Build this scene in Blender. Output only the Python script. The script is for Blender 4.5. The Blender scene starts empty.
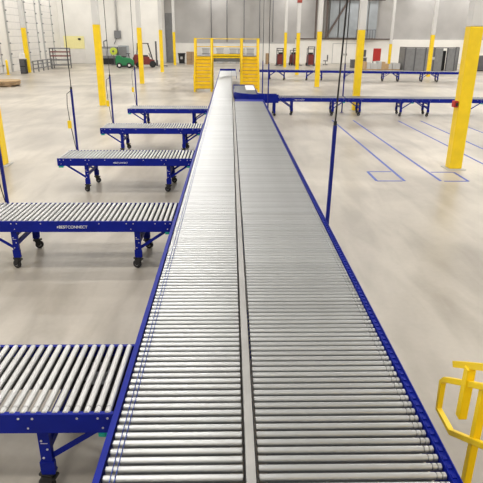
import bpy, math, random
from mathutils import Vector, Matrix
random.seed(7)
scene = bpy.context.scene
COL = scene.collection
R = math.radians

# ------------------------------------------------------------------ camera
cam_d = bpy.data.cameras.new('camera')
cam = bpy.data.objects.new('camera', cam_d); COL.objects.link(cam); scene.camera = cam
cam_d.sensor_width = 36.0; cam_d.lens = 530.0/483.0*36.0
cam_d.clip_start = 0.05; cam_d.clip_end = 300
pitch, yaw, roll = R(21.19), R(1.12), R(0.35)
F = Vector((math.sin(yaw)*math.cos(pitch), math.cos(yaw)*math.cos(pitch), -math.sin(pitch)))
R0 = Vector((math.cos(yaw), -math.sin(yaw), 0)); U0 = R0.cross(F)
RV = R0*math.cos(roll)+U0*math.sin(roll); UV = RV.cross(F)
m3 = Matrix((RV, UV, -F)).transposed()
cam.matrix_world = Matrix.Translation((0, 0, 3.31)) @ m3.to_4x4()

# ------------------------------------------------------------------ world, lights, exposure
w = bpy.data.worlds.new('world'); scene.world = w; w.use_nodes = True
w.node_tree.nodes['Background'].inputs[0].default_value = (0.9, 0.93, 1.0, 1)
w.node_tree.nodes['Background'].inputs[1].default_value = 0.3
vs = scene.view_settings
vs.view_transform = 'Standard'; vs.look = 'None'; vs.gamma = 1.0; vs.use_curve_mapping = False
vs.exposure = 0.0
CEIL = 10.5
lamp_d = bpy.data.lights.new('high_bay', 'AREA')
lamp_d.shape = 'RECTANGLE'; lamp_d.size = 2.6; lamp_d.size_y = 0.8
lamp_d.energy = 218; lamp_d.color = (1.0, 0.97, 0.92)
for lx in (-18.5, -10, -2.1, 7.5, 16.5, 25, 31):
    for k in range(14):
        o = bpy.data.objects.new('high_bay_light', lamp_d); COL.objects.link(o)
        o.location = (lx, -6.0+6.0*k, CEIL-0.6)

# ------------------------------------------------------------------ materials
MATS = {}
def nodes_of(m):
    m.use_nodes = True
    return m.node_tree, m.node_tree.nodes['Principled BSDF']
def mat(name, col, rough=0.5, metal=0.0, var=0.06, scale=6.0, bump=0.0, spec=0.5, rvar=0.0, objrand=0.0, coat=0.0):
    m = bpy.data.materials.new(name); t, b = nodes_of(m); L = t.links
    tc = t.nodes.new('ShaderNodeTexCoord')
    n = t.nodes.new('ShaderNodeTexNoise'); n.inputs['Scale'].default_value = scale
    n.inputs['Detail'].default_value = 5
    L.new(tc.outputs['Object'], n.inputs['Vector'])
    mr = t.nodes.new('ShaderNodeMapRange')
    mr.inputs['From Min'].default_value = .3; mr.inputs['From Max'].default_value = .7
    mr.inputs['To Min'].default_value = 1-var; mr.inputs['To Max'].default_value = 1+var
    L.new(n.outputs['Fac'], mr.inputs['Value'])
    fac = mr.outputs['Result']
    if objrand:
        oi = t.nodes.new('ShaderNodeObjectInfo')
        m2 = t.nodes.new('ShaderNodeMapRange')
        m2.inputs['To Min'].default_value = 1-objrand; m2.inputs['To Max'].default_value = 1+objrand
        L.new(oi.outputs['Random'], m2.inputs['Value'])
        mm = t.nodes.new('ShaderNodeMath'); mm.operation = 'MULTIPLY'
        L.new(fac, mm.inputs[0]); L.new(m2.outputs['Result'], mm.inputs[1]); fac = mm.outputs[0]
    hsv = t.nodes.new('ShaderNodeHueSaturation'); hsv.inputs['Color'].default_value = (*col, 1)
    L.new(fac, hsv.inputs['Value']); L.new(hsv.outputs['Color'], b.inputs['Base Color'])
    b.inputs['Roughness'].default_value = rough; b.inputs['Metallic'].default_value = metal
    b.inputs['Specular IOR Level'].default_value = spec
    b.inputs['Coat Weight'].default_value = coat
    if rvar:
        r2 = t.nodes.new('ShaderNodeMapRange')
        r2.inputs['From Min'].default_value = .3; r2.inputs['From Max'].default_value = .7
        r2.inputs['To Min'].default_value = rough-rvar; r2.inputs['To Max'].default_value = rough+rvar
        L.new(n.outputs['Fac'], r2.inputs['Value']); L.new(r2.outputs['Result'], b.inputs['Roughness'])
    if bump:
        bp = t.nodes.new('ShaderNodeBump'); bp.inputs['Strength'].default_value = bump
        bp.inputs['Distance'].default_value = .01
        L.new(n.outputs['Fac'], bp.inputs['Height']); L.new(bp.outputs['Normal'], b.inputs['Normal'])
    MATS[name] = m; return m

mat('blue', (0.004, 0.013, 0.245), .48, 0, .12, 5, spec=.16)
mat('blue_pole', (0.004, 0.012, 0.20), .4, 0, .1, 5, spec=.3)
mat('steel', (0.515, 0.525, 0.53), .40, .85, .03, 3, objrand=.07)
mat('steel_dull', (0.26, 0.27, 0.29), .45, .8, .05, 9)
mat('steel_side', (0.58, 0.585, 0.585), .42, .72, .03, 3, objrand=.05)
mat('strip', (0.43, 0.425, 0.415), .38, .9, .10, 3)
mat('zinc', (0.75, 0.76, 0.78), .35, 1.0)
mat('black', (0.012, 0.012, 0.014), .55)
mat('rubber', (0.02, 0.02, 0.022), .7)
mat('hub', (0.35, 0.36, 0.38), .4, .6)
mat('belt', (0.012, 0.05, 0.33), .45)
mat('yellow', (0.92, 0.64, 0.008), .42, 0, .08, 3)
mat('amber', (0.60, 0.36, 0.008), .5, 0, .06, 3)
mat('yellow_rail', (0.92, 0.64, 0.008), .38, 0, .06, 3)
mat('white', (0.80, 0.78, 0.75), .55, 0, .04, 2)
mat('shaft', (0.66, 0.655, 0.645), .5, 0, .05, 2)
mat('wallwhite', (0.84, 0.825, 0.79), .7, 0, .05, .6)
mat('ceiling_deck', (0.30, 0.30, 0.30), .7, 0, .05, .6)
mat('sheet', (0.88, 0.88, 0.87), .5, 0, .02)
mat('grey', (0.22, 0.225, 0.235), .5, .2, .1, 3)
mat('lightgrey', (0.50, 0.50, 0.50), .55, 0, .08, 2)
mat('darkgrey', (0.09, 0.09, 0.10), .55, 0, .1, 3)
mat('deckgrey', (0.16, 0.17, 0.18), .5, .3)
mat('teal', (0.0, 0.36, 0.27), .4)
mat('red', (0.48, 0.025, 0.02), .5)
mat('maroon', (0.20, 0.025, 0.022), .45)
mat('green', (0.015, 0.20, 0.07), .4)
mat('lime', (0.55, 0.66, 0.06), .45)
mat('brown', (0.36, 0.25, 0.15), .8, 0, .12, 4)
mat('tan', (0.48, 0.33, 0.18), .8, 0, .12, 4)
mat('wood', (0.40, 0.28, 0.17), .8, 0, .15, 5)
mat('cream_lit', (0.93, 0.86, 0.42), .6, 0, .03)  # yellow light of the lit door panel is put into this colour
mat('brick_red', (0.33, 0.06, 0.045), .7)
mat('tape', (0.045, 0.09, 0.42), .5, 0, .15, 8)
mat('text_white', (0.85, 0.86, 0.88), .5, 0, .01)
mat('rust', (0.13, 0.10, 0.09), .6, .3, .15, 3)
mat('bluegrey', (0.34, 0.37, 0.40), .5, .1, .1, 1)

def floor_mat():
    m = bpy.data.materials.new('concrete_floor'); t, b = nodes_of(m); L = t.links
    tc = t.nodes.new('ShaderNodeTexCoord')
    def noise(sc, det, dist=0, vec=None):
        n = t.nodes.new('ShaderNodeTexNoise'); n.inputs['Scale'].default_value = sc
        n.inputs['Detail'].default_value = det; n.inputs['Distortion'].default_value = dist
        L.new(vec or tc.outputs['Object'], n.inputs['Vector']); return n
    mp = t.nodes.new('ShaderNodeMapping'); mp.inputs['Rotation'].default_value = (0, 0, .6); mp.inputs['Scale'].default_value = (2.2, .5, 1)
    L.new(tc.outputs['Object'], mp.inputs['Vector'])
    a = noise(.22, 6, .6); c = noise(.9, 6, .4, mp.outputs['Vector']); d = noise(14, 4)
    r = t.nodes.new('ShaderNodeValToRGB')
    r.color_ramp.elements[0].position = .30; r.color_ramp.elements[0].color = (.31, .28, .24, 1)
    r.color_ramp.elements[1].position = .68; r.color_ramp.elements[1].color = (.60, .55, .475, 1)
    L.new(a.outputs['Fac'], r.inputs['Fac'])
    r2 = t.nodes.new('ShaderNodeValToRGB')
    r2.color_ramp.elements[0].position = .33; r2.color_ramp.elements[0].color = (.68, .665, .64, 1)
    r2.color_ramp.elements[1].position = .56; r2.color_ramp.elements[1].color = (1, 1, 1, 1)
    L.new(c.outputs['Fac'], r2.inputs['Fac'])
    mx = t.nodes.new('ShaderNodeMix'); mx.data_type = 'RGBA'; mx.blend_type = 'MULTIPLY'; mx.inputs[0].default_value = .8
    L.new(r.outputs['Color'], mx.inputs[6]); L.new(r2.outputs['Color'], mx.inputs[7])
    r3 = t.nodes.new('ShaderNodeMapRange'); r3.inputs['To Min'].default_value = .94; r3.inputs['To Max'].default_value = 1.06
    L.new(d.outputs['Fac'], r3.inputs['Value'])
    h = t.nodes.new('ShaderNodeHueSaturation'); L.new(mx.outputs[2], h.inputs['Color']); L.new(r3.outputs['Result'], h.inputs['Value'])
    L.new(h.outputs['Color'], b.inputs['Base Color'])
    rr = t.nodes.new('ShaderNodeMapRange'); rr.inputs['To Min'].default_value = .22; rr.inputs['To Max'].default_value = .5
    L.new(c.outputs['Fac'], rr.inputs['Value']); L.new(rr.outputs['Result'], b.inputs['Roughness'])
    b.inputs['Specular IOR Level'].default_value = .5
    bp = t.nodes.new('ShaderNodeBump'); bp.inputs['Strength'].default_value = .05; bp.inputs['Distance'].default_value = .01
    L.new(d.outputs['Fac'], bp.inputs['Height']); L.new(bp.outputs['Normal'], b.inputs['Normal'])
    MATS['floor'] = m
floor_mat()
def corrugated(name, c1, c2, scale, rough=.55):
    m = bpy.data.materials.new(name); t, b = nodes_of(m); L = t.links
    tc = t.nodes.new('ShaderNodeTexCoord')
    wv = t.nodes.new('ShaderNodeTexWave'); wv.wave_type = 'BANDS'; wv.bands_direction = 'X'
    wv.inputs['Scale'].default_value = scale; L.new(tc.outputs['Object'], wv.inputs['Vector'])
    n = t.nodes.new('ShaderNodeTexNoise'); n.inputs['Scale'].default_value = .35; n.inputs['Detail'].default_value = 4
    L.new(tc.outputs['Object'], n.inputs['Vector'])
    r = t.nodes.new('ShaderNodeValToRGB')
    r.color_ramp.elements[0].position = .35; r.color_ramp.elements[0].color = (*c1, 1)
    r.color_ramp.elements[1].position = .65; r.color_ramp.elements[1].color = (*c2, 1)
    L.new(n.outputs['Fac'], r.inputs['Fac']); L.new(r.outputs['Color'], b.inputs['Base Color'])
    bp = t.nodes.new('ShaderNodeBump'); bp.inputs['Strength'].default_value = .5; bp.inputs['Distance'].default_value = .05
    L.new(wv.outputs['Fac'], bp.inputs['Height']); L.new(bp.outputs['Normal'], b.inputs['Normal'])
    b.inputs['Roughness'].default_value = rough; MATS[name] = m
corrugated('metal_wall', (.42, .41, .405), (.50, .49, .48), 2.6)

# ------------------------------------------------------------------ mesh helpers
class MB:
    def __init__(s): s.v = []; s.f = []; s.sm = []
    def add(s, vs, fs, smooth=False):
        b = len(s.v); s.v += [tuple(p) for p in vs]
        s.f += [tuple(i+b for i in f) for f in fs]; s.sm += [smooth]*len(fs); return s
    def box(s, x0, x1, y0, y1, z0, z1):
        return s.add([(x0,y0,z0),(x1,y0,z0),(x1,y1,z0),(x0,y1,z0),(x0,y0,z1),(x1,y0,z1),(x1,y1,z1),(x0,y1,z1)],
            [(0,3,2,1),(4,5,6,7),(0,1,5,4),(1,2,6,5),(2,3,7,6),(3,0,4,7)])
    def bar(s, a, b, wd, ht, up=(0, 0, 1)):      # rectangular bar between two points
        a, b = Vector(a), Vector(b); d = (b-a).normalized(); u = Vector(up)
        if abs(d.dot(u)) > .99: u = Vector((0, 1, 0))
        sd = d.cross(u).normalized(); u = sd.cross(d)
        P = []
        for p in (a, b):
            for q, r in ((-1,-1),(1,-1),(1,1),(-1,1)): P.append(p+sd*q*wd/2+u*r*ht/2)
        return s.add(P, [(3,2,1,0),(4,5,6,7),(0,1,5,4),(1,2,6,5),(2,3,7,6),(3,0,4,7)])
    def lathe(s, a, d, prof, n=12, caps=True):   # prof: (distance along d, radius)
        a, d = Vector(a), Vector(d).normalized()
        u = Vector((0,0,1)) if abs(d.z) < .9 else Vector((1,0,0))
        u = (u-d*u.dot(d)).normalized(); v = d.cross(u)
        P = []
        for t, r in prof:
            for k in range(n):
                an = 2*math.pi*k/n; P.append(a+d*t+(u*math.cos(an)+v*math.sin(an))*r)
        Fs = [(i*n+k, i*n+(k+1)%n, (i+1)*n+(k+1)%n, (i+1)*n+k) for i in range(len(prof)-1) if prof[i] != prof[i+1] for k in range(n)]
        s.add(P, Fs, True)
        if caps:
            b = len(s.v)-len(P); m = (len(prof)-1)*n
            s.f.append(tuple(b+k for k in range(n))[::-1]); s.sm.append(False)
            s.f.append(tuple(b+m+k for k in range(n))); s.sm.append(False)
        return s
    def cyl(s, a, b, r, n=10):
        a, b = Vector(a), Vector(b); return s.lathe(a, b-a, [(0, r), ((b-a).length, r)], n)
    def tube(s, pts, r, n=8, ph=0, smooth=True):
        pts = [Vector(p) for p in pts]; P = []; pu = None
        for i, p in enumerate(pts):
            d = (pts[min(i+1, len(pts)-1)]-pts[max(i-1, 0)]).normalized()
            if pu is None: pu = Vector((0,0,1)) if abs(d.z) < .9 else Vector((1,0,0))
            pu = (pu-d*pu.dot(d)).normalized(); v = d.cross(pu)
            for k in range(n):
                an = 2*math.pi*k/n+ph; P.append(p+(pu*math.cos(an)+v*math.sin(an))*r)
        Fs = [(i*n+k, i*n+(k+1)%n, (i+1)*n+(k+1)%n, (i+1)*n+k) for i in range(len(pts)-1) for k in range(n)]
        Fs += [tuple(range(n))[::-1], tuple((len(pts)-1)*n+k for k in range(n))]
        return s.add(P, Fs, smooth)
    def prism(s, poly, axis, a, b):              # poly of 2D points extruded along axis
        n = len(poly); P = []
        for t in (a, b):
            for p, q in poly:
                P.append({'x': (t, p, q), 'y': (p, t, q), 'z': (p, q, t)}[axis])
        return s.add(P, [tuple(range(n))[::-1], tuple(range(n, 2*n))]+[(k, (k+1) % n, n+(k+1) % n, n+k) for k in range(n)])
    def mesh(s, name, m):
        me = bpy.data.meshes.new(name); me.from_pydata(s.v, [], s.f)
        me.polygons.foreach_set('use_smooth', s.sm)
        me.materials.append(MATS[m] if isinstance(m, str) else m)
        import bmesh
        bm = bmesh.new(); bm.from_mesh(me); bmesh.ops.recalc_face_normals(bm, faces=bm.faces); bm.to_mesh(me); bm.free()
        me.update(); return me
    def build(s, name, m, parent=None, bevel=0, **k):
        return link(name, s.mesh(name, m), parent, bevel=bevel, **k)
def link(name, data, parent=None, loc=(0,0,0), rot=(0,0,0), bevel=0, label=None, kind=None):
    o = bpy.data.objects.new(name, data); COL.objects.link(o)
    o.location = loc; o.rotation_euler = rot
    if parent: o.parent = parent
    if bevel:
        b = o.modifiers.new('bevel', 'BEVEL'); b.width = bevel; b.segments = 2; b.limit_method = 'ANGLE'
    if label: o['label'] = label
    if kind: o['kind'] = kind
    return o
def tag(o, label, cat, group=None):
    o['label'] = label; o['category'] = cat
    if group: o['group'] = group
    return o
def thing(name, label, cat, loc=(0,0,0), rz=0, group=None):
    return tag(link(name, None, loc=loc, rot=(0,0,rz)), label, cat, group)
def struct(name, mb, m, parent=None, **k):
    o = mb.build(name, m, parent, **k)
    if not parent: o['kind'] = 'structure'
    return o
CACHE = {}
def cached(key, fn):
    if key not in CACHE: CACHE[key] = fn()
    return CACHE[key]

# ------------------------------------------------------------------ the building
WY = 70.0
XL, XR, YB, YF = -21.0, 34.0, 74.0, -12.0
struct('floor', MB().box(XL-.3, XR+.3, YF-.3, YB+.3, -.2, 0), 'floor')
struct('ceiling', MB().box(XL-.3, XR+.3, YF-.3, YB+.3, CEIL, CEIL+.2), 'ceiling_deck')
struct('wall_front', MB().box(XL-.3, XR+.3, YF-.3, YF, 0, CEIL), 'wallwhite')
struct('wall_right', MB().box(XR, XR+.3, YF, YB, 0, CEIL), 'wallwhite')
struct('wall_left', MB().box(XL-.3, XL, YF, YB, 0, CEIL), 'wallwhite')
struct('wall_back', MB().box(XL-.3, XR+.3, YB, YB+.3, 0, CEIL), 'metal_wall')
wl = struct('wall_back_white', MB().box(XL, -8.6, WY, YB-.002, 0, CEIL-.02), 'wallwhite')
ww = struct('wall_back_wainscot', MB().box(-7.38, 8.3, YB-.18, YB-.002, 0, 2.45), 'wallwhite')
ww = struct('wall_back_wainscot', MB().box(8.3, XR, YB-.35, YB-.002, 0, 3.0), 'wallwhite')
struct('trim_1', MB().box(8.3, 21, YB-.6, YB-.352, 2.96, 3.1), 'rust')
struct('trim_2', MB().box(-6.6, 8.3, YB-.2, YB-.182, 2.42, 2.5), 'lightgrey')

# dock doors in the left wall
def dock_door(n, y0, y1):
    d = struct('door_%d' % n, MB().box(XL+.002, XL+.05, y0, y1, 0, 7.6), 'lightgrey')
    h = 7.6/12
    pm = cached('dpan%.2f' % (y1-y0), lambda: MB().box(0, .05, .04, y1-y0-.04, .02, h-.02).mesh('panel', 'white'))
    for k in range(12): link('panel', pm, d, (XL+.05, y0, k*h))
    for yy in (y0-.05, y1+.05):
        MB().box(XL+.002, XL+.16, yy-.06, yy+.06, 0, 8.2).build('track', 'lightgrey', d)
        for k in range(8):
            MB().box(XL+.16, XL+.24, yy-.1, yy+.1, .6+k*.95, .72+k*.95).build('track_bracket', 'grey', d)
    return d
for i, (a, b) in enumerate([(48.2, 51.2), (53.6, 57.0), (58.6, 61.6), (63.6, 66.8)]):
    dock_door(i+1, a, b)
# roll-up door with cream head panel at the corner
d = struct('door_5', MB().box(-20.6, -18.1, WY-.06, WY-.002, 0, 3.0), 'white')
MB().box(-20.6, -18.1, WY-.12, WY-.062, 1.75, 3.2).build('head_panel', 'cream_lit', d)
for k in range(3): MB().box(-20.55, -18.15, WY-.10, WY-.062, .05+k*.56, .57+k*.56).build('panel', 'white', d)
MB().box(-18.8, -18.5, WY-.25, WY-.122, 2.75, 2.95).build('door_sensor', 'black', d)
# grey steel door between white wall and metal wall
d = struct('door_6', MB().box(-8.55, -7.4, YB-.06, YB-.002, 0, 6.0), 'grey')
for k in range(8): MB().box(-8.5, -7.45, YB-.1, YB-.062, .04+k*.74, .7+k*.74).build('panel', 'grey', d)
# double door in wainscot
d = struct('door_7', MB().box(13.2, 16.6, YB-.40, YB-.352, 0, 2.5), 'lightgrey')
for k in range(2):
    lf = MB().box(13.27+k*1.66, 14.87+k*1.66, YB-.44, YB-.402, .03, 2.43).build('leaf', 'wallwhite', d)
    MB().box(14.70+k*.35, 14.78+k*.35, YB-.5, YB-.442, 1.0, 1.25).build('handle', 'darkgrey', lf)

# ------------------------------------------------------------------ columns
def column(x, y, label, ytop=3.58, s=.3, extras=None):
    c = thing('building_column', label, 'column', (x*1.012, y*1.012, 0), 0, 'building columns with yellow painted bases')
    MB().box(-s/2, s/2, -s/2, s/2, ytop, CEIL).build('upper_shaft', 'shaft', c, bevel=.02)
    MB().box(-s/2-.004, s/2+.004, -s/2-.004, s/2+.004, .02, ytop).build('yellow_base', 'yellow', c, bevel=.02)
    MB().box(-s/2-.09, s/2+.09, -s/2-.09, s/2+.09, 0, .02).build('base_plate', 'lightgrey', c)
    return c
cR = column(5.93, 13.85, 'large square column with yellow lower half at the right edge, beside blue floor tape', 3.56, .32)
MB().box(-.27, -.165, -.12, .06, 1.62, 1.78).build('call_box', 'red', cR, bevel=.01)
MB().box(-.235, -.19, -.16, -.12, 1.66, 1.74).build('call_button', 'black', cR)
cB = column(5.85, 25.6, 'column with yellow base just behind the first row of right-hand conveyors', 3.6)
MB().box(.156, .26, -.16, -.02, 2.45, 2.75).build('junction_box', 'darkgrey', cB)
column(5.88, 38.0, 'column with yellow base between the two right-hand conveyor rows', 3.62)
column(5.90, 50.2, 'column under a red collar behind the second right-hand conveyor row', 3.6)
MB().box(-.2, .2, -.2, .2, 6.05, 6.7).build('red_collar', 'brick_red', bpy.data.objects['building_column.003'])
column(5.93, 62.3, 'slim far column in front of the parked red lift trucks', 3.7, .3)
column(17.3, 48.6, 'column with yellow base in front of the curved grey enclosure', 3.5)
column(17.1, 60.5, 'farthest thin column left of the curved grey enclosure', 2.6, .26)
column(-6.2, 14.15, 'column at the left edge of the photo showing only its yellow base', 3.75)
column(-6.38, 27.1, 'column with yellow base left of the fifth side conveyor', 3.78)
column(-6.45, 39.9, 'column with yellow base in front of the maroon forklift', 3.82)
column(-6.62, 53.2, 'brighter column with yellow base right of the maroon forklift', 3.8)
column(-6.68, 66.0, 'thin far column with yellow base beside the black bin', 3.7, .28)
column(-18.7, 51.6, 'far left column with yellow base between the dock doors', 3.9, .34)

# ------------------------------------------------------------------ conveyor pieces
PITCH = .0762; RR = .0242; ZT = .775
def roller_prof(L, grooves=()):
    p = [(0, .008), (.006, .008), (.006, RR*.8), (.009, RR), (.009, RR)]
    for g in sorted(grooves):
        p += [(g-.004, RR), (g-.004, RR), (g-.0039, RR-.010), (g+.0039, RR-.010), (g+.004, RR), (g+.004, RR)]
    p += [(L-.009, RR), (L-.009, RR), (L-.006, RR*.8), (L-.006, .008), (L, .008)]
    return p
SEC_L, SEC_W = 2.98, .93
def rail_mesh(L, h=.165, fl=.035):              # C channel along local X, web on y=0, flanges toward +y
    t = .004
    poly = [(0, -h), (fl, -h), (fl, -h+t), (t, -h+t), (t, -t), (fl, -t), (fl, 0), (0, 0)]
    return MB().prism(poly, 'x', 0, L).mesh('side_rail', 'blue')
def leg_mesh():
    b = MB(); zt = ZT-.15
    b.box(-.042, .042, -.012, .012, .20, zt); b.box(-.042, -.034, -.012, .04, .20, zt); b.box(.034, .042, -.012, .04, .20, zt)
    b.box(-.05, .05, -.02, .045, .185, .20)
    b.box(-.055, .055, -.018, .02, .20, .30)
    return b.mesh('leg', 'blue')
def fork_mesh():
    b = MB(); b.box(-.04, .04, -.04, .04, .172, .185); b.cyl((0,0,.14), (0,0,.175), .028, 10)
    for s in (-1, 1): b.prism([(-.045, .155), (.045, .155), (.062, .085), (.045, .052), (.015, .052)], 'y', s*.031-.004, s*.031+.004)
    b.box(-.055, .06, -.034, .034, .138, .158); b.box(.03, .085, -.02, .02, .145, .165)
    return b.mesh('caster_fork', 'black')
def wheel_mesh():
    b = MB(); b.lathe((.035, -.024, .066), (0,1,0), [(0,.048),(.002,.061),(.008,.066),(.040,.066),(.046,.061),(.048,.048)], 18)
    return b.mesh('caster_wheel', 'rubber')
def hub_mesh():
    b = MB(); b.lathe((.035, -.027, .066), (0,1,0), [(0,.018),(.002,.030),(.052,.030),(.054,.018)], 14)
    return b.mesh('wheel_hub', 'hub')
def logo(parent, x, y, z, size):
    def txt(body, off, px):
        cu = bpy.data.curves.new('logo_text', 'FONT'); cu.body = body; cu.size = size; cu.offset = off; cu.extrude = .0008
        cu.space_character = .93
        tmp = bpy.data.objects.new('tmp', cu); COL.objects.link(tmp)
        bpy.context.view_layer.update()
        dg = bpy.context.evaluated_depsgraph_get()
        me = bpy.data.meshes.new_from_object(tmp.evaluated_get(dg)); wdt = max(v.co.x for v in me.vertices)
        bpy.data.objects.remove(tmp)
        me.materials.clear(); me.materials.append(MATS['text_white'])
        link('logo_lettering', me, parent, (px, y, z), (R(90), 0, 0), label='white lettering on the side rail')
        return wdt
    w1 = txt('BEST', size*.006, x)
    txt('CONNECT', 0, x+w1+size*.05)
    s = size
    MB().prism([(-.42*s, .36*s), (-.02*s-.02*s, .36*s), (-.16*s, .52*s), (-.36*s, .52*s)], 'y', -.001, .001).build('logo_emblem', 'text_white', parent).location = (x, y, z)
    MB().prism([(-.52*s, .12*s), (-.16*s, .12*s), (-.06*s, .26*s), (-.40*s, .26*s)], 'y', -.001, .001).build('logo_emblem', 'text_white', parent).location = (x, y, z)

def conveyor_section(loc, rz, label, group, detail=2, green='L', pole=False, logo_x=None, logo_s=.062, drive=False, name='roller_conveyor'):
    c = thing(name, label, 'conveyor', loc, rz, group)
    L, W = SEC_L, SEC_W
    rm = cached('rail', lambda: rail_mesh(L))
    zr = ZT-.006
    r1 = link('side_rail', rm, c, (0, 0, zr)); r2 = link('side_rail', rm, c, (L, W, zr), (0, 0, math.pi))
    def ends():
        b = MB(); b.box(0, .004, .004, W-.004, -.160, -.055); b.box(0, .03, .004, W-.004, -.160, -.156)
        return b.mesh('end_plate', 'blue')
    em = cached('endplate', ends)
    link('end_plate', em, c, (.002, 0, zr)); link('end_plate', em, c, (L-.002, W, zr), (0, 0, math.pi))
    n = 39
    def rol():
        return MB().lathe((0, 0, 0), (0, 1, 0), roller_prof(W-.024, (.07,) if detail > 1 else ()), 14).mesh('roller', 'steel_side')
    if detail > 0:
        me = cached('roll%d' % detail, rol)
        for k in range(n):
            link('roller', me, c, (.042+k*PITCH, .012, ZT-RR+.006+random.uniform(-.0008, .0008)), (0, 0, 0))
    else:
        def many():
            b = MB()
            for k in range(n): b.lathe((.042+k*PITCH, .012, ZT-RR+.006), (0, 1, 0), [(0, RR*.8), (.004, RR), (.004, RR), (W-.028, RR), (W-.028, RR), (W-.024, RR*.8)], 10)
            return b.mesh('rollers', 'steel_dull')
        link('rollers', cached('rollmany', many), c, kind='stuff')
    # bolts on the near rail
    def bolts():
        b = MB()
        for bx in (.06, .14, .30, .62, .70, 1.05, 1.9, 2.3, 2.4, 2.72, 2.87, 2.94):
            b.cyl((bx, -.004, -.035), (bx, .001, -.035), .009, 8)
        for bx in (.08, .66, 2.36, 2.90): b.cyl((bx, -.004, -.12), (bx, .001, -.12), .008, 8)
        return b.mesh('bolts', 'zinc')
    link('bolts', cached('bolts', bolts), r1, kind='stuff')
    lm = cached('leg', leg_mesh); fk = cached('fork', fork_mesh); wm = cached('wheel', wheel_mesh); hm = cached('hub', hub_mesh)
    inset = .56
    for i, lx in enumerate((.62, L-.54)):
        out = -1 if i == 0 else 1
        for j, ly in enumerate((.05, W-.05)):
            lg = link('leg', lm, c, (lx, ly, 0), (0, 0, 0 if j == 0 else math.pi))
            a = random.uniform(-.5, .5)+math.pi
            link('caster_fork', fk, lg, (0, .01, 0), (0, 0, a)); wh = link('caster_wheel', wm, lg, (0, .01, 0), (0, 0, a))
            link('wheel_hub', hm, lg, (0, .01, 0), (0, 0, a))
            if detail > 1:
                def lb():
                    b = MB()
                    for z in (.26, .34, .42, .50): b.cyl((.018*(1 if z in (.26,.42) else -1), -.017, z), (.018*(1 if z in (.26,.42) else -1), -.01, z), .009, 8)
                    b.box(-.026, .026, -.0135, -.0122, .472, .478)
                    return b.mesh('bolts', 'zinc')
                link('bolts', cached('legbolts', lb), lg, kind='stuff')
            def br(o=out):
                b = MB(); b.bar((0, 0, .33), (o*.44, 0, ZT-.15), .006, .045); b.bar((0, .014, .33), (o*.44, .014, ZT-.15), .028, .006); return b.mesh('brace', 'blue')
            link('brace', cached('brace%d' % out, br), c, (lx+out*.03, ly+(.02 if j == 0 else -.03), 0))
        def cr():
            b = MB(); b.box(-.02, .02, .07, W-.07, .36, .42); b.box(-.02, .02, .07, W-.07, .50, .56); return b.mesh('cross_member', 'blue')
        link('cross_member', cached('cross', cr), c, (lx, 0, 0))
    def plug():
        b = MB(); b.box(.02, .12, .004, .06, -.205, -.166); b.box(.035, .07, -.004, .01, -.20, -.17); return b.mesh('connector_plug', 'teal')
    pm = cached('plug', plug)
    if 'L' in green: link('connector_plug', pm, c, (0, 0, zr))
    if 'R' in green: link('connector_plug', pm, c, (L-.14, 0, zr))
    if drive:
        MB().box(L*.862, L*.985, .10, W-.06, ZT-.20, ZT-.085).build('drive_box', 'black', c, bevel=.01)
        MB().box(L*.02, L*.858, W*.62, W-.05, ZT-.22, ZT-.10).build('wire_shade_tray', 'black', c)
        MB().box(L*.90, L*.95, .45, .62, ZT-.084, ZT-.075).build('control_card', 'hub', c)
        for k in range(3): MB().tube([(L*.89+k*.07, .5, ZT-.075), (L*.897+k*.07, .6, ZT-.068), (L*.89+k*.07, .75, ZT-.075)], .007).build('drive_wire', 'hub', c)
    elif detail: MB().box(.05, L-.05, .06, W-.06, ZT-.16, ZT-.10).build('wire_shade_tray', 'black', c)  # black sheet added to stand for the shaded floor between rollers
    if pole:
        p = MB().box(-.022, .022, -.022, .022, ZT-.17, pole).build('pole', 'blue_pole', c, bevel=.004); p.location = (.20, W+.026, 0)
        MB().box(-.05, .05, -.003, .03, ZT-.14, ZT-.02).build('pole_clamp', 'blue_pole', p)
        MB().tube([(-.015, -.03, pole-.04), (-.10, -.03, pole-.10), (-.12, -.03, pole-.35), (-.10, -.03, pole-.72), (-.05, -.03, 1.0), (-.02, -.025, .78)], .008).build('control_cord', 'black', p)
        MB().box(-.15, -.07, -.07, .0, 1.28, 1.46).build('pull_switch', 'yellow', p, bevel=.01)
        MB().box(-.02, .02, -.02, .02, pole, pole+.05).build('strain_relief', 'black', p)
    if logo_x is not None: logo(c, logo_x, -.0035, ZT-.113, logo_s)
    return c

def cable(x, y, z0, label, dx=0, r=.009):
    o = MB().tube([(x, y, z0), (x+dx*.3, y, z0+(CEIL-z0)*.3), (x+dx*.65, y, z0+(CEIL-z0)*.65), (x+dx, y, CEIL)], r, 6).build('power_cable', 'black')
    return tag(o, label, 'cable', 'power cables hanging from the ceiling')

# side conveyors on the left
XEND = -.852
ordn = ['nearest side conveyor at the lower left corner, large chrome rollers over a black drive box',
        'second side conveyor from the front, white lettering on its blue rail',
        'third side conveyor from the front, yellow switch hanging from its pole',
        'fourth side conveyor from the front, butting the main line',
        'fifth and farthest side conveyor on the left of the main line']
cordn = ['third', 'fourth', 'fifth']
for i, y0 in enumerate((3.12, 7.37, 11.62, 15.75, 20.2)):
    XEND = -.850-.0021*(y0+.9)
    c = conveyor_section((XEND-SEC_L, y0, 0), 0, ordn[i], 'side conveyors on the left of the main line', 2 if i < 3 else 1,
                         'LR' if i else 'R', pole=2.16, logo_x=1.31 if i == 1 else (1.25 if i == 2 else None), drive=(i == 0), logo_s=.062 if i == 1 else .045)
    cable(XEND-SEC_L+.20, y0+SEC_W+.026, 2.16, 'black cable dropping to the pole of the %s side conveyor from the front' % ['first', 'second', 'third', 'fourth', 'fifth'][i])

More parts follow.
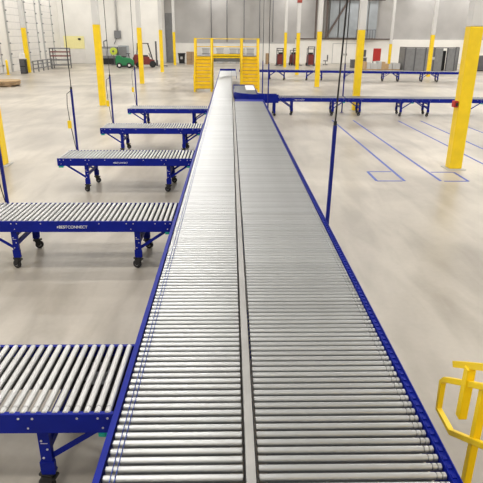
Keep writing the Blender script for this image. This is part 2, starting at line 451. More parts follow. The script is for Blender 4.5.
# ------------------------------------------------------------------ main line, two lanes
def lane(name, label, x0, x1, ya, yb, grooves, mirror, nmax=300):
    c = thing(name, label, 'conveyor', (0, ya, 0), 0, 'two lanes of the main conveyor line')
    L = x1-x0
    n = int((yb-ya)/PITCH)
    me = MB().lathe((0, 0, 0), (1, 0, 0), roller_prof(L, [g if not mirror else L-g for g in grooves]), 16).mesh('roller', 'steel')
    for k in range(min(n, nmax)):
        link('roller', me, c, (x0, .04+k*PITCH, ZT-RR+random.uniform(-.0012, .0012)), (random.uniform(0, 6.28), 0, 0))
    if n > nmax:
        b = MB()
        for k in range(nmax, n): b.lathe((x0, .04+k*PITCH, ZT-RR), (1, 0, 0), [(0, RR*.8), (.004, RR), (.004, RR), (L-.004, RR), (L-.004, RR), (L, RR*.8)], 14)
        b.build('rollers', 'steel', c, kind='stuff')
    return c, n
YA = 1.2
# left lane
YLEND = 43.6
cl, nl = lane('main_conveyor', 'left lane of the long main conveyor, bright rollers with blue drive belts', -.80, .078, YA, YLEND, (.055, .085), False)
LL = YLEND-YA
def lrail(): return MB().prism([(0, ZT-.22), (.004, ZT-.22), (.004, ZT+.006), (.042, ZT+.006), (.042, ZT+.012), (0, ZT+.012)], 'y', 0, LL)
r = lrail().build('side_rail', 'blue', cl); r.location = (-.845, 0, 0)
r = MB().box(.082, .086, 0, LL, ZT-.2, ZT-.004).build('side_rail', 'black', cl)
MB().box(-.84, .40, LL, LL+.02, ZT-.2, ZT+.14).build('end_rail', 'blue', cl)
b = MB()
for k in range(0, 300):
    for q, g in enumerate((.055, .085)):
        y0 = .04+k*PITCH
        b.tube([(-.80+g, y0-.004, ZT-.001), (-.80+g, y0+PITCH+.004, ZT-.001)], .0032, 5)
b.build('drive_belts', 'belt', cl, kind='stuff')
# right lane
YREND = 22.75
cr_, nr = lane('main_conveyor', 'right lane of the long main conveyor, wider rollers beside the tall blue guard rail', .164, 1.345, YA, YREND, (.035, .070), True)
LRn = YREND-YA
MB().prism([(0, ZT-.22), (.004, ZT-.22), (.004, ZT+.001), (.047, ZT+.001), (.047, ZT+.030), (.041, ZT+.030), (.041, ZT+.007), (0, ZT+.007)], 'y', 0, LRn).build('side_rail', 'blue', cr_).location = (1.350, 0, 0)
b = MB()
bm_ = cached('bracket', lambda: MB().box(0, .026, -.016, .016, ZT+.007, ZT+.016).mesh('rail_bracket', 'blue'))
for k in range(0, int(LRn/PITCH)):
    link('rail_bracket', bm_, cr_, (1.357, .04+PITCH*(k+.5), 0))
MB().box(.155, .160, 0, LRn, ZT-.2, ZT-.004).build('side_rail', 'black', cr_)
# centre strip
st = MB().box(.090, .151, 0, LRn+.1, ZT-.05, ZT+.010).build('divider_strip', 'strip', None, bevel=.004); st.location = (0, YA, 0)
for o in (st, cl, cr_): o.rotation_euler.z = R(.12)
MB().box(.09, .40, 37.6-YA, LL, ZT-.02, ZT).build('transfer_plate', 'steel', cl)
MB().box(.40, .42, 37.6-YA, LL, ZT-.2, ZT+.02).build('side_rail', 'blue', cl)
tag(st, 'long flat steel strip dividing the two main conveyor lanes', 'divider')
for c, xs, ll in ((cl, (-.80, .03), LL), (cr_, (.20, 1.36), LRn)):
    lgm = MB().box(-.03, .03, -.03, .03, .012, ZT-.2).box(-.06, .06, -.06, .06, 0, .012).mesh('leg', 'blue')
    k = .8
    while k < ll:
        for x in xs: link('leg', lgm, c, (x, k, 0))
        MB().box(xs[0]+.03, xs[1]-.03, -.02, .02, ZT-.30, ZT-.2).build('cross_member', 'blue', c).location = (0, k, 0)
        k += 3.0
    MB().box(xs[0]+.04, xs[1]-.04, .1, ll-.1, ZT-.2, ZT-.19).build('bed_shade_pan', 'darkgrey', c)  # dark sheet added to stand for the shadow under the lane

# posts with cables on the right of the main line
def post(x, y, top, label, clabel, dx=0, base=.0, lean=0):
    p = thing('control_post', label, 'post', (x, y, 0), 0, 'blue control posts')
    MB().bar((0, 0, base), (lean, 0, top), .05, .05, (0, 1, 0)).build('pole', 'blue_pole', p)
    MB().box(-.07, .07, -.07, .07, base, base+.012).build('foot_plate', 'blue_pole', p)
    MB().box(lean-.02, lean+.02, -.02, .02, top, top+.06).build('strain_relief', 'black', p)
    cable(x+lean, y, top+.05, clabel, dx, .012)
post(1.43, 7.55, 2.14, 'blue post on the right side of the main line, nearest to the camera', 'thick black cable rising from the nearest right-hand post', .25, 0, .03)
post(1.46, 21.9, 2.3, 'blue post at the far end of the right lane', 'black cable rising from the post at the end of the right lane')
post(1.46, 26.1, 2.2, 'blue post just behind the conveyor bend', 'black cable rising from the post behind the conveyor bend')
post(5.15, 25.25, 2.15, 'blue post behind the first right-hand conveyor row, left of the yellow column', 'black cable rising from the post left of the yellow column')

# ------------------------------------------------------------------ bend at the end of the right lane
bd = thing('curve_conveyor', 'blue-railed conveyor bend crossing the end of the right lane', 'conveyor', (0, 0, 0))
cx, cy, ro, ri, zt = 1.60, 25.35, 1.50, .42, .84
def arc(r, a0=180, a1=270, n=14): return [(cx+r*math.cos(R(a0+(a1-a0)*k/n)), cy+r*math.sin(R(a0+(a1-a0)*k/n))) for k in range(n+1)]
def ribbon(pts, z0, z1, th):
    b = MB()
    for k in range(len(pts)-1):
        p, q = Vector((*pts[k], 0)), Vector((*pts[k+1], 0)); d = (q-p).normalized(); s = Vector((d.y, -d.x, 0))*th
        b.add([p+Vector((0,0,z0)), q+Vector((0,0,z0)), q+s+Vector((0,0,z0)), p+s+Vector((0,0,z0)),
               p+Vector((0,0,z1)), q+Vector((0,0,z1)), q+s+Vector((0,0,z1)), p+s+Vector((0,0,z1))],
              [(0,3,2,1),(4,5,6,7),(0,1,5,4),(1,2,6,5),(2,3,7,6),(3,0,4,7)])
    return b
Y2 = 29.6
ribbon([(cx-ro, Y2)]+arc(ro)[:3], zt-.20, zt+.04, .02).build('outer_rail', 'blue', bd)
ribbon(arc(ro)[2:]+[(2.05, cy-ro)], zt-.26, zt+.10, .02).build('outer_rail', 'blue', bd)
ribbon([(cx-ri, Y2)]+arc(ri)+[(2.05, cy-ri)], zt-.18, zt+.03, .02).build('inner_rail', 'blue', bd)
MB().box(cx-ro, cx-ri, Y2, Y2+.02, zt-.18, zt+.04).build('end_rail', 'blue', bd)
MB().box(.14, 1.36, cy-ro-.95, cy-ro-.10, zt-.30, zt-.09).build('transfer_guard', 'blue', bd)
for k in range(19):
    a = R(182.5+85*k/18); dv = Vector((math.cos(a), math.sin(a), 0))
    MB().lathe(Vector((cx, cy, zt-.03))+dv*(ri+.025), dv, [(0, .018), (ro-ri-.05, .026)], 10).build('roller', 'steel_dull', bd)
me = MB().lathe((0, 0, 0), (1, 0, 0), [(0, RR*.8), (.004, RR), (.004, RR), (1.03, RR), (1.03, RR), (1.034, RR*.8)], 10).mesh('roller', 'steel_dull')
k = cy+.05
while k < Y2-.03:
    link('roller', me, bd, (cx-ro+.022, k, zt-.03)); k += PITCH
for (lx, ly) in ((.2, 26.0), (.2, 29.2), (1.1, 26.6), (1.1, 29.2), (1.15, 24.1), (1.9, 24.0), (1.9, 24.8)):
    lg = MB().box(-.04, .04, -.03, .03, .12, zt-.18).build('leg', 'blue', bd); lg.location = (lx, ly, 0)
    MB().lathe((0, -.02, .06), (0, 1, 0), [(0, .05), (.004, .06), (.036, .06), (.04, .05)], 14).build('caster_wheel', 'rubber', lg)
    MB().box(-.03, .03, -.03, .03, .06, .12).build('caster_fork', 'black', lg)
sh = MB().box(.70, 1.15, 26.9, 29.4, zt-.004, zt+.02).build('white_board', 'sheet', None, bevel=.004)
tag(sh, 'flat white board lying on the conveyor bend', 'board')

# rows to the right
names = ['first', 'second', 'third', 'fourth', 'fifth', 'sixth']
rz = R(-2.6)
for k in range(4):
    x = 2.07+k*3.02
    conveyor_section((x*1.0, 24.2+math.tan(rz)*(x-2.06), 0), rz, '%s section from the bend in the nearer right-hand conveyor row' % names[k], 'nearer conveyor row on the right', 0, 'R', logo_x=.75 if k == 0 else None)
rz2 = R(-6.5)
for k in range(6):
    x = .6+k*3.0
    conveyor_section((x, 45.0+math.tan(rz2)*(x-.6), 0), rz2, '%s section from the left in the farther right-hand conveyor row' % names[k], 'farther conveyor row on the right', 0, '')

# ------------------------------------------------------------------ far crossover platform
def crossover():
    c = thing('crossover_platform', 'yellow crossover platform with two flights of stairs bridging the main line', 'platform', (0, 0, 0))
    D, Yt, Yb, depth = 2.10, 36.5, 34.75, 1.0
    xs = ((-2.36, -1.26), (.62, 1.72))
    n = 9
    for x0, x1 in xs:
        for s in (x0, x1-.05):
            MB().prism([(Yb-.05, 0), (Yb+.22, 0), (Yt, D-.25), (Yt, D), (Yt-.1, D)], 'x', s, s+.05).build('stringer', 'yellow', c)
        for k in range(n):
            z = D*(k+1)/(n+1); y = Yb+(Yt-Yb)*k/n
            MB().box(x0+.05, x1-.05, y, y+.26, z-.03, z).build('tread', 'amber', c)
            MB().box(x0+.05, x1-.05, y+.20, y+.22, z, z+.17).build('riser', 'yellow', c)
        for s in (x0+.02, x1-.02):
            for off in (.91, .47):
                MB().tube([(s, Yb-.02, off+.1), (s, Yt, D+off+.1), (s, Yt+depth, D+off+.1)], .04).build('handrail', 'yellow_rail', c)
            MB().box(s-.06, s+.06, Yb-.03, Yb+.05, .0, 1.05).build('post', 'yellow_rail', c)
            MB().box(s-.095, s+.095, Yt-.04, Yt+.04, 0, D+1.08).build('post', 'yellow_rail', c)
            MB().box(s-.04, s+.04, Yt+depth-.06, Yt+depth, 0, D+1.06).build('post', 'yellow_rail', c)
    X0, X1 = xs[0][0], xs[1][1]
    MB().box(X0, X1, Yt, Yt+depth, D-.04, D).build('deck', 'deckgrey', c)
    MB().box(xs[0][1]+.05, xs[1][0]-.05, Yt, Yt+.02, D-.14, D+.12).build('kick_plate', 'yellow', c)
    MB().box(X0, X1, Yt+.03, Yt+depth, D-.36, D-.042).build('deck_beam', 'deckgrey', c)
    for off in (1.03, .55):
        MB().tube([(xs[0][1]-.02, Yt, D+off), (xs[1][0]+.02, Yt, D+off)], .022).build('guard_rail', 'yellow_rail', c)
        MB().tube([(X0, Yt+depth-.03, D+off), (X1, Yt+depth-.03, D+off)], .022).build('guard_rail', 'yellow_rail', c)
crossover()

# ------------------------------------------------------------------ near stair with handrail, lower right
ns = thing('crossover_stair', 'yellow tubular handrail of the near stair at the lower right corner', 'stair', (0, .05, 0))
X = 1.70
def sq(pts, wd=.045): 
    b = MB()
    for p, q in zip(pts[:-1], pts[1:]):
        d = (Vector(q)-Vector(p)).normalized()*wd*.42
        b.bar(Vector(p)-d*.0, Vector(q)+d*.0, wd, wd, (1, 0, 0))
    return b
sl = .62
def up(y, y0, z0): return z0+(y0-y)*sl
MB().tube([(X, 3.34, .995), (X, 3.30, 1.02), (X, -.35, up(-.35, 3.32, 1.0))], .034, 4, math.pi/4, False).build('handrail', 'yellow_rail', ns)
MB().tube([(X, -.35, up(-.35, 3.49, .74)), (X, 3.45, .775), (X, 3.50, .72), (X, 3.49, .46), (X, 3.22, .455), (X, -.35, up(-.35, 3.21, .465))], .031, 4, math.pi/4, False).build('mid_rail_loop', 'yellow_rail', ns, bevel=.004)
MB().bar((X-.005, 3.11, .69), (X-.005, 3.11, 1.12), .065, .062, (1, 0, 0)).build('post', 'yellow_rail', ns, bevel=.006)
for py in (2.92, 1.5, .1):
    MB().bar((X+.02, py, 0 if py > 2 else max(0, up(py, 2.95, .1)-.05)), (X+.02, py, up(py, 3.49, .74)), .055, .055, (1, 0, 0)).build('post', 'yellow_rail', ns, bevel=.006)
for xx in (X+.02, X+.95):
    MB().prism([(2.95, 0), (2.95, .16), (-.35, up(-.35, 2.95, .16)), (-.35, up(-.35, 2.95, -.12)), (2.6, 0)], 'x', xx, xx+.05).build('stringer', 'yellow', ns)
for k in range(11):
    z = .19*(k+1); y = 2.9-k*.3
    MB().box(X+.07, X+.95, y-.28, y, z-.03, z).build('tread', 'yellow', ns)

MB().box(-2.2, X+1.0, -1.6, -.42, 2.05, 2.10).build('deck', 'deckgrey', ns)
MB().box(-2.2, X+1.0, -1.6, -1.5, 1.85, 2.048).box(-2.2, X+1.0, -.52, -.42, 1.85, 2.048).build('deck_beam', 'yellow', ns)
for xx in (-2.15, X+.95):
    for yy in (-1.55, -.47): MB().box(xx-.05, xx+.05, yy-.05, yy+.05, 0, 1.848).build('deck_post', 'yellow', ns)

# ------------------------------------------------------------------ blue floor tape
def tape(pts, label, cat='floor tape', w_=.07):
    b = MB()
    for p, q in zip(pts[:-1], pts[1:]): b.bar((p[0]*1.012+.05, p[1]*1.012, .0015), (q[0]*1.012+.05, q[1]*1.012, .0015), w_, .003)
    tag(b.build('floor_tape', 'tape'), label, cat, 'blue tape marks on the floor')
tape([(4.16, 22.5), (4.16, 12.5)], 'long blue tape line ending at the left tape square')
tape([(4.10, 13.45), (3.48, 13.45), (3.48, 12.5), (4.10, 12.5)], 'left blue tape square on the floor')
tape([(5.05, 22.5), (5.05, 12.5)], 'long blue tape line running to the big right column')
tape([(5.12, 13.4), (5.72, 13.4), (5.72, 12.48), (5.12, 12.48)], 'blue tape square at the foot of the big right column')
tape([(6.92, 22.4), (6.92, 12.4)], 'blue tape line passing right of the big column')
tape([(7.86, 22.4), (7.86, 12.4)], 'second blue tape line right of the big column')
tape([(9.2, 22.0), (9.2, 12.0)], 'rightmost blue tape line at the photo edge')
tape([(6.98, 13.35), (7.6, 13.35), (7.6, 12.45), (6.98, 12.45)], 'blue tape square cut by the right photo edge')

# ------------------------------------------------------------------ far objects, left
def carton_stack():
    p = thing('cardboard_pile', 'low pile of tan cardboard on the floor at the left edge', 'cardboard', (-16.45, 38.4, 0))
    for k in range(3): MB().box(-1.5, 1.5, -.9+k*.75, -.75+k*.75, 0, .1).build('skid', 'wood', p)
    rnd = random.Random(3)
    for k in range(4):
        a = rnd.uniform(-.12, .12)
        o = MB().prism([(-1.7, -1.0), (1.2, -1.1), (1.75, -.55), (1.8, .2), (1.4, .95), (-1.7, 1.0)], 'z', 0, .07).build('cardboard_sheet', 'tan' if k % 2 else 'brown', p, bevel=.02)
        o.location = (rnd.uniform(-.06, .06), rnd.uniform(-.05, .05), .1+k*.072); o.rotation_euler = (0, 0, a)
carton_stack()
dc = thing('dock_cabinet', 'black dock control cabinet with a white top beside the far left column', 'cabinet', (-18.9, 51.0, 0))
MB().box(-.26, .26, -.25, .25, 0, 1.25).build('body', 'black', dc, bevel=.02)
MB().box(-.22, .22, -.27, -.252, .68, 1.18).build('door', 'darkgrey', dc)
MB().box(-.22, .22, -.27, -.252, .08, .60).build('door', 'darkgrey', dc)
MB().box(-.28, .28, -.28, .28, 1.25, 1.30).build('top', 'lightgrey', dc)
bx = MB().box(-.2, .22, -.2, .2, 0, .42).prism([(-.2, .42), (.22, .42), (.1, .50), (-.1, .50)], 'y', -.2, .2).build('white_box', 'white', None, bevel=.01); bx.location = (-18.95, 51.0, 1.30)
tag(bx, 'small white box on top of the black dock cabinet', 'box')
bo = thing('bollard', 'short yellow bollard at the far left edge by the dock door', 'bollard', (-19.75, 49.4, 0))
MB().lathe((0, 0, 0), (0, 0, 1), [(0, .1), (1.15, .1), (1.22, .07), (1.25, .02)], 14).build('tube', 'yellow', bo)
MB().box(-.17, .17, -.17, .17, 0, .02).build('base_plate', 'yellow', bo)
def barrier(x, y0, y1, label, h=1.05):
    g = thing('guard_barrier', label, 'barrier', (x, 0, 0))
    k = y0
    while k <= y1+.01:
        MB().box(-.05, .05, k-.05, k+.05, 0, h).build('post', 'grey', g); k += (y1-y0)/4
    for z in (.35, .72, 1.02): MB().box(.05, .08, y0, y1, z-.06, z+.02).build('rail', 'grey', g)
barrier(-18.6, 52.6, 58.2, 'grey steel guard barrier in front of the dock doors')
rk = thing('steel_rack', 'grey steel rack with stacked red and grey shelves near the corner', 'rack', (-18.1, 59.6, 0))
for px_ in (-.9, .9):
    for py_ in (-.5, .5): MB().box(px_-.05, px_+.05, py_-.05, py_+.05, 0, 2.0).build('upright', 'grey', rk)
for k, z in enumerate((.3, .8, 1.2, 1.6, 1.95)): MB().box(-.95, .95, -.55, .55, z, z+.10).build('shelf', 'maroon' if k in (2, 3) else 'grey', rk)
# electrical conduit + box on the white wall
cd = thing('electrical_box', 'grey electrical box with a vertical conduit on the white back wall', 'electrical box', (-13.95, WY, 0))
MB().box(-.4, .4, -.25, -.002, 2.95, 3.85).build('enclosure', 'grey', cd, bevel=.02)
MB().box(-.33, .33, -.27, -.252, 3.02, 3.78).build('cover', 'grey', cd)
MB().cyl((0, -.12, 3.85), (0, -.12, CEIL-.1), .1, 12).build('conduit', 'lightgrey', cd)
MB().tube([(-.2, -.1, 2.95), (-.3, -.1, 2.7), (-.5, -.15, 2.3)], .05).build('conduit', 'grey', cd)
# grey machine, partly behind the column
gm = thing('baler_machine', 'grey machine with dark base against the white back wall', 'machine', (-14.1, 68.9, 0))
MB().box(-1.7, .3, -.8, .8, .7, 2.0).build('body', 'grey', gm, bevel=.04)
MB().box(-1.75, .9, -.85, .85, 0, .7).build('base', 'black', gm, bevel=.03)
MB().box(.4, 1.5, -.6, .6, .7, 2.15).build('cabinet', 'bluegrey', gm, bevel=.03)
for k in range(3): MB().box(-1.55+k*.6, -1.05+k*.6, -.83, -.802, 1.0, 1.8).build('panel', 'lightgrey', gm)
MB().box(.5, 1.4, -.63, -.602, .9, 2.0).build('door', 'grey', gm)
MB().tube([(-1.4, 0, 2.0), (-1.4, 0, 2.6), (-1.0, 0, 2.75)], .08).build('pipe', 'grey', gm)
rl = thing('hose_reel', 'round yellow-green drum in front of the grey machine', 'drum', (-13.9, 66.5, 0))
MB().lathe((0, -.18, 1.55), (0, 1, 0), [(0, .36), (.04, .42), (.08, .40), (.28, .40), (.32, .42), (.36, .36)], 20).build('drum', 'lime', rl)
MB().lathe((0, -.22, 1.55), (0, 1, 0), [(0, .05), (.01, .12), (.04, .12)], 12).build('hub', 'darkgrey', rl)
MB().box(-.04, .04, -.04, .04, .1, 1.15).box(-.3, .3, -.3, .3, 0, .1).build('stand', 'darkgrey', rl)
# green floor scrubber
gs = thing('floor_scrubber', 'green ride-on floor scrubber parked left of the maroon forklift', 'scrubber', (-11.6, 61.0, 0), R(8))
MB().prism([(-.95, .25), (.95, .25), (.98, .75), (.55, 1.02), (-.2, 1.10), (-.5, 1.30), (-.9, 1.25), (-1.0, .8)], 'y', -.5, .5).build('body', 'green', gs, bevel=.08)
MB().box(-.9, .9, -.55, .55, .10, .26).build('skirt', 'black', gs, bevel=.03)
MB().box(-.45, .15, -.3, .3, 1.08, 1.2).build('seat', 'black', gs, bevel=.04)
MB().tube([(.5, 0, 1.0), (.4, 0, 1.45)], .04).build('steering_column', 'black', gs)
MB().tube([(.4+.22*math.cos(a*.5236), .22*math.sin(a*.5236), 1.46) for a in range(13)], .025).build('steering_wheel', 'black', gs)
for wx, wy in ((.45, -.56), (.45, .5), (-.6, -.56), (-.6, .5)):
    wl_ = MB().lathe((wx, wy, .28), (0, 1, 0), [(0, .22), (.01, .27), (.05, .28), (.07, .27), (.08, .2)], 18).build('wheel', 'rubber', gs)
    MB().lathe((wx, wy-.006, .28), (0, 1, 0), [(0, .10), (.01, .15), (.08, .15), (.092, .10)], 14).build('wheel_hub', 'white', wl_)
# forklift
def forklift(loc, rz_, label, bodym, s=1.0):
    f = thing('forklift', label, 'forklift', loc, rz_); f.scale = (s, s, s)
    MB().prism([(-1.1, .25), (.75, .25), (.8, .65), (.35, .75), (.3, .95), (-.35, .95), (-.45, 1.15), (-1.0, 1.15), (-1.2, .8)], 'y', -.5, .5).build('body', bodym, f, bevel=.04)
    MB().box(-.35, .2, -.25, .25, .95, 1.08).box(-.42, -.30, -.25, .25, 1.05, 1.6).build('seat', 'black', f, bevel=.03)
    for sx, sx2 in ((.62, .25), (-.85, -.7)):
        for sy in (-.46, .46): MB().bar((sx, sy, .7), (sx2, sy, 2.1), .06, .06).build('guard_post', 'black', f)
    og = MB().box(-.75, .32, -.5, -.44, 2.08, 2.14).box(-.75, .32, .44, .5, 2.08, 2.14)
    for k in range(6): og.box(-.75+k*.2, -.70+k*.2, -.45, .45, 2.09, 2.14)
    og.build('overhead_guard', 'black', f)
    for sy in (-.3, .3): MB().box(.95, 1.05, sy-.06, sy+.06, .1, 2.3).build('mast_channel', 'darkgrey', f)
    MB().box(.93, 1.05, -.3, .3, 2.2, 2.3).box(.93, 1.05, -.3, .3, 1.1, 1.2).build('mast_crossbar', 'darkgrey', f)
    MB().box(1.05, 1.10, -.45, .45, .1, .65).build('carriage', 'darkgrey', f)
    for sy in (-.28, .28): MB().box(1.10, 2.0, sy-.06, sy+.06, .08, .13).build('fork', 'darkgrey', f)
    for wx, r_ in ((.6, .3), (-.75, .24)):
        for wy in (-.56, .42): MB().lathe((wx, wy, r_), (0, 1, 0), [(0, r_*.8), (.02, r_), (.12, r_), (.14, r_*.8)], 18).build('wheel', 'rubber', f)
    MB().tube([(.45, 0, .9), (.3, 0, 1.25)], .03).build('steering_column', 'black', f)
forklift((-9.55, 62.5, 0), R(12), 'maroon forklift with black overhead guard behind the left columns', 'maroon', 1.18)
# bins and cartons by the stairs
bn = thing('waste_bin', 'black wheeled bin against the far wall left of the stairs', 'bin', (-6.3, 71.0, 0))
MB().prism([(-.32, 0.05), (.32, 0.05), (.42, 1.15), (-.42, 1.15)], 'y', -.38, .38).build('body', 'black', bn, bevel=.03)
MB().box(-.45, .45, -.44, .42, 1.15, 1.26).build('lid', 'black', bn, bevel=.03)
for sx in (-.3, .3): MB().cyl((sx-.03, .36, .12), (sx+.03, .36, .12), .12, 14).build('wheel', 'rubber', bn)
MB().box(-.14, .14, -.39, -.37, .55, .85).build('sticker', 'lightgrey', bn)
pc = thing('carton_pallet', 'brown cartons stacked on a pallet left of the yellow stairs', 'cartons', (-4.95, 69.2, 0))
for k in range(3): MB().box(-.6, .6, -.5+k*.45, -.4+k*.45, 0, .14).build('pallet_block', 'wood', pc)
for i in range(2):
    for j in range(3):
        MB().box(-.58+i*.585, -.02+i*.585, -.5, .5, .14+j*.45, .58+j*.45).build('carton', 'brown', pc, bevel=.01)
for k, xx in enumerate((-3.3, -1.5, 2.4, .2, 1.2)):
    o = thing('storage_tote', '%s grey storage tote at the far wall behind the platform' % ['leftmost', 'second', 'rightmost', 'third', 'fourth'][k], 'tote', (xx, 72.3, 0), 0, 'grey totes along the far wall')
    for j in range(3):
        MB().prism([(-.40, .02+j*.6), (.40, .02+j*.6), (.46, .55+j*.6), (-.46, .55+j*.6)], 'y', -.4, .4).build('tote_body', 'lightgrey', o)
        MB().box(-.49, .49, -.43, .43, .55+j*.6, .60+j*.6).build('tote_lid', 'grey', o)

# ------------------------------------------------------------------ far objects, right
br_ = thing('carton', 'tall brown carton beside the right stairs of the platform', 'carton', (4.5, 71.0, 0))
MB().box(-.2, .22, -.3, .3, 0, 1.3).build('body', 'brown', br_, bevel=.02)
MB().box(-.03, .05, -.304, -.3005, 0.02, 1.28).build('packing_tape', 'tan', br_)
def picker(x, y, rz_, label, h=1.7):
    p = thing('lift_truck', label, 'lift truck', (x, y, 0), rz_, 'red lift trucks parked at the far wall')
    MB().prism([(-.5, .12), (.45, .12), (.45, .95), (.1, 1.25), (-.3, 1.3), (-.5, 1.0)], 'y', -.45, .45).build('body', 'maroon', p, bevel=.05)
    for sy in (-.38, .38): MB().box(-.6, -.5, sy-.05, sy+.05, .1, h+.3).build('mast_channel', 'darkgrey', p)
    MB().box(-.6, -.5, -.4, .4, h+.2, h+.3).build('mast_crossbar', 'darkgrey', p)
    for sy in (-.4, .4): MB().bar((.35, sy, .9), (.2, sy, h), .05, .05).build('guard_post', 'black', p)
    MB().box(-.55, .3, -.45, .45, h, h+.06).build('overhead_guard', 'black', p)
    MB().box(-.15, .3, -.28, .28, 1.2, 1.5).build('seat', 'black', p, bevel=.04)
    for sy in (-.3, .3): MB().box(-1.5, -.6, sy-.08, sy+.08, .05, .12).build('fork', 'darkgrey', p)
    for wx in (-.35, .3):
        for sy in (-.5, .38): MB().lathe((wx, sy, .18), (0, 1, 0), [(0, .13), (.02, .18), (.1, .18), (.12, .13)], 14).build('wheel', 'rubber', p)
    MB().lathe((.45, 0, .35), (1, 0, 0), [(0, .1), (.03, .1), (.05, .05)], 12).build('headlamp', 'white', p)
picker(6.0, 68.0, R(70), 'red lift truck parked leftmost at the far wall')
picker(7.6, 68.2, R(110), 'red lift truck parked between the two slim far columns')
picker(9.5, 67.5, R(90), 'red lift truck parked rightmost at the far wall', 1.9)
ch = thing('office_chair', 'dark grey office chair by the far wall right of the lift trucks', 'chair', (11.6, 69.0, 0))
MB().box(-.26, .26, -.26, .26, .46, .56).build('seat', 'darkgrey', ch, bevel=.04)
MB().box(.18, .27, -.25, .25, .62, 1.2).build('backrest', 'darkgrey', ch, bevel=.03)
MB().box(.22, .26, -.04, .04, .5, .7).build('back_bracket', 'black', ch)
MB().cyl((0, 0, .1), (0, 0, .46), .035).build('gas_lift', 'black', ch)
for k in range(5):
    a = k*2*math.pi/5; lg = MB().bar((0, 0, .12), (.3*math.cos(a), .3*math.sin(a), .08), .05, .04).build('leg', 'black', ch)
    MB().cyl((.3*math.cos(a)-.02, .3*math.sin(a), .035), (.3*math.cos(a)+.02, .3*math.sin(a), .035), .035).build('castor', 'rubber', lg)
for k, (xx, yy, hh, ww_) in enumerate(((14.0, 63.5, .85, .42), (15.0, 63.8, 1.05, .35))):
    o = thing('tool_crate', ['low', 'taller'][k]+' dark crate behind the yellow column and farther conveyor row', 'crate', (xx, yy, 0), 0, 'dark crates')
    MB().box(-ww_, ww_, -.4, .4, .05, hh).build('body', 'darkgrey', o, bevel=.02)
    MB().box(-ww_-.03, ww_+.03, -.43, .43, hh, hh+.06).build('lid', 'grey', o, bevel=.02)
    MB().box(-ww_, ww_, -.4, .4, 0, .05).build('base', 'black', o)
rc = thing('red_cabinet', 'upright red cabinet standing on legs at the far wall', 'cabinet', (17.0, 65.5, 0), R(-8))
MB().box(-.42, .42, -.25, .25, .65, 2.05).build('body', 'red', rc, bevel=.02)
MB().box(-.38, .38, -.27, -.252, .70, 2.0).build('door', 'red', rc)
for sx in (-.38, .38):
    for sy in (-.2, .2): MB().box(sx-.03, sx+.03, sy-.03, sy+.03, 0, .65).build('leg', 'darkgrey', rc)
rnd = random.Random(5)
for k in range(5):
    xx = 14.3+k*.8; hh = (.85, .7, .9, .65, .75)[k]
    o = thing('pallet_load', '%s low beige load in the row below the red cabinet' % ['first', 'second', 'third', 'fourth', 'fifth', 'sixth', 'seventh'][k], 'pallet', (xx, 59.2+rnd.uniform(-.3, .3), 0), 0, 'low beige pallet loads')
    for j in range(3): MB().box(-.38, .38, -.5+j*.45, -.4+j*.45, 0, .12).build('pallet_block', 'wood', o)
    for j in range(2): MB().box(-.38+j*.385, -.01+j*.385, -.5, .5, .12, hh-.05*j).build('carton', 'tan' if (k+j) % 3 == 0 else 'lightgrey', o, bevel=.01)
ge = thing('curved_enclosure', 'large curved grey panelled enclosure behind the far right conveyor row', 'enclosure', (0, 0, 0))
EX = 2.15
pts = [(15.9, 60.0), (16.05, 58.6), (16.9, 58.0), (17.9, 57.8), (18.8, 57.75), (19.7, 57.8), (20.2, 57.9), (21.2, 58.3), (21.8, 59.0), (22.0, 60.2)]
pts = [(a+EX, b) for a, b in pts]
for k in range(len(pts)-1):
    p, q = Vector((*pts[k], 0)), Vector((*pts[k+1], 0))
    if k == 5: 
        MB().bar((p.x, p.y+.35, 1.0), (q.x, q.y+.35, 1.0), .04, 2.0).build('dark_opening', 'black', ge); continue
    MB().bar((p.x, p.y, 1.12), (q.x, q.y, 1.12), .08, 2.24).build('panel', 'grey', ge, bevel=.02)
    MB().box(p.x-.05, p.x+.05, p.y-.08, p.y+.05, 0, 2.28).build('post', 'darkgrey', ge)
b = MB()
for p, q in zip(pts[:-1], pts[1:]): b.bar((*p, 2.3), (*q, 2.3), .14, .08)
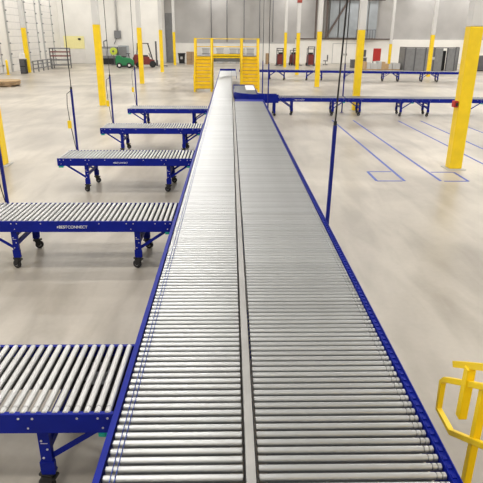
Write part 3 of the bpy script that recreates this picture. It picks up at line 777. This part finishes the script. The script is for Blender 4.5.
b.build('top_rail', 'darkgrey', ge)
MB().box(18.55+EX, 18.85+EX, 57.64, 57.66, 1.15, 1.4).build('notice', 'lightgrey', ge)
# cabinets right of the big column
o = thing('storage_cabinet', 'dark storage cabinet at the far right edge behind the big column', 'cabinet', (26.0, 58.5, 0))
MB().box(-1.4, 1.4, -.4, .4, .1, 1.55).build('body', 'grey', o, bevel=.02)
for k in range(3): MB().box(-1.36+k*.92, -.48+k*.92, -.43, -.402, .15, 1.5).build('door', 'darkgrey', o)
MB().box(-1.35, 1.35, -.35, .35, 0, .1).build('plinth', 'black', o)

# structural steel on the far wall
sb = thing('steel_bracing', 'dark diagonal steel bracing on the far wall behind the columns', 'bracing', (0, YB-.62, 0))
MB().bar((12.2, 0, 3.2), (15.2, 0, 8.2), .22, .22).build('diagonal', 'rust', sb)
for xx in (10.8, 11.5, 12.2): MB().box(xx-.1, xx+.1, -.1, .1, 3.12, CEIL-.03).build('upright', 'rust', sb)
MB().box(12.2, 19.5, -.1, .1, 7.6, 7.85).build('beam', 'rust', sb)
for k in range(5): MB().box(12.6+k*1.25, 13.7+k*1.25, .12, .2, 3.2, 8.4).build('infill_panel', 'bluegrey', sb)
mz = thing('mezzanine_rail', 'small dark railing on the ledge right of the diagonal bracing', 'railing', (17.2, YB-1.0, 0))
MB().box(-1.3, 1.3, -.3, .38, 2.95, 3.1).build('ledge', 'rust', mz)
for k in range(8): MB().box(-1.25+k*.35, -1.2+k*.35, -.26, -.21, 3.1, 4.15).build('baluster', 'darkgrey', mz)
MB().box(-1.28, 1.28, -.27, -.20, 4.1, 4.16).build('top_rail', 'darkgrey', mz)
for k, xx in enumerate((-2.6, -.6, 1.6, 3.6, 5.3)):
    o = MB().cyl((xx, YB-.4, 2.6), (xx, YB-.4, CEIL-.05), .06, 8).build('wall_conduit', 'grey')
    tag(o, '%s vertical conduit on the far metal wall' % ['leftmost', 'second', 'third', 'fourth', 'rightmost'][k], 'conduit', 'conduits on the far wall')
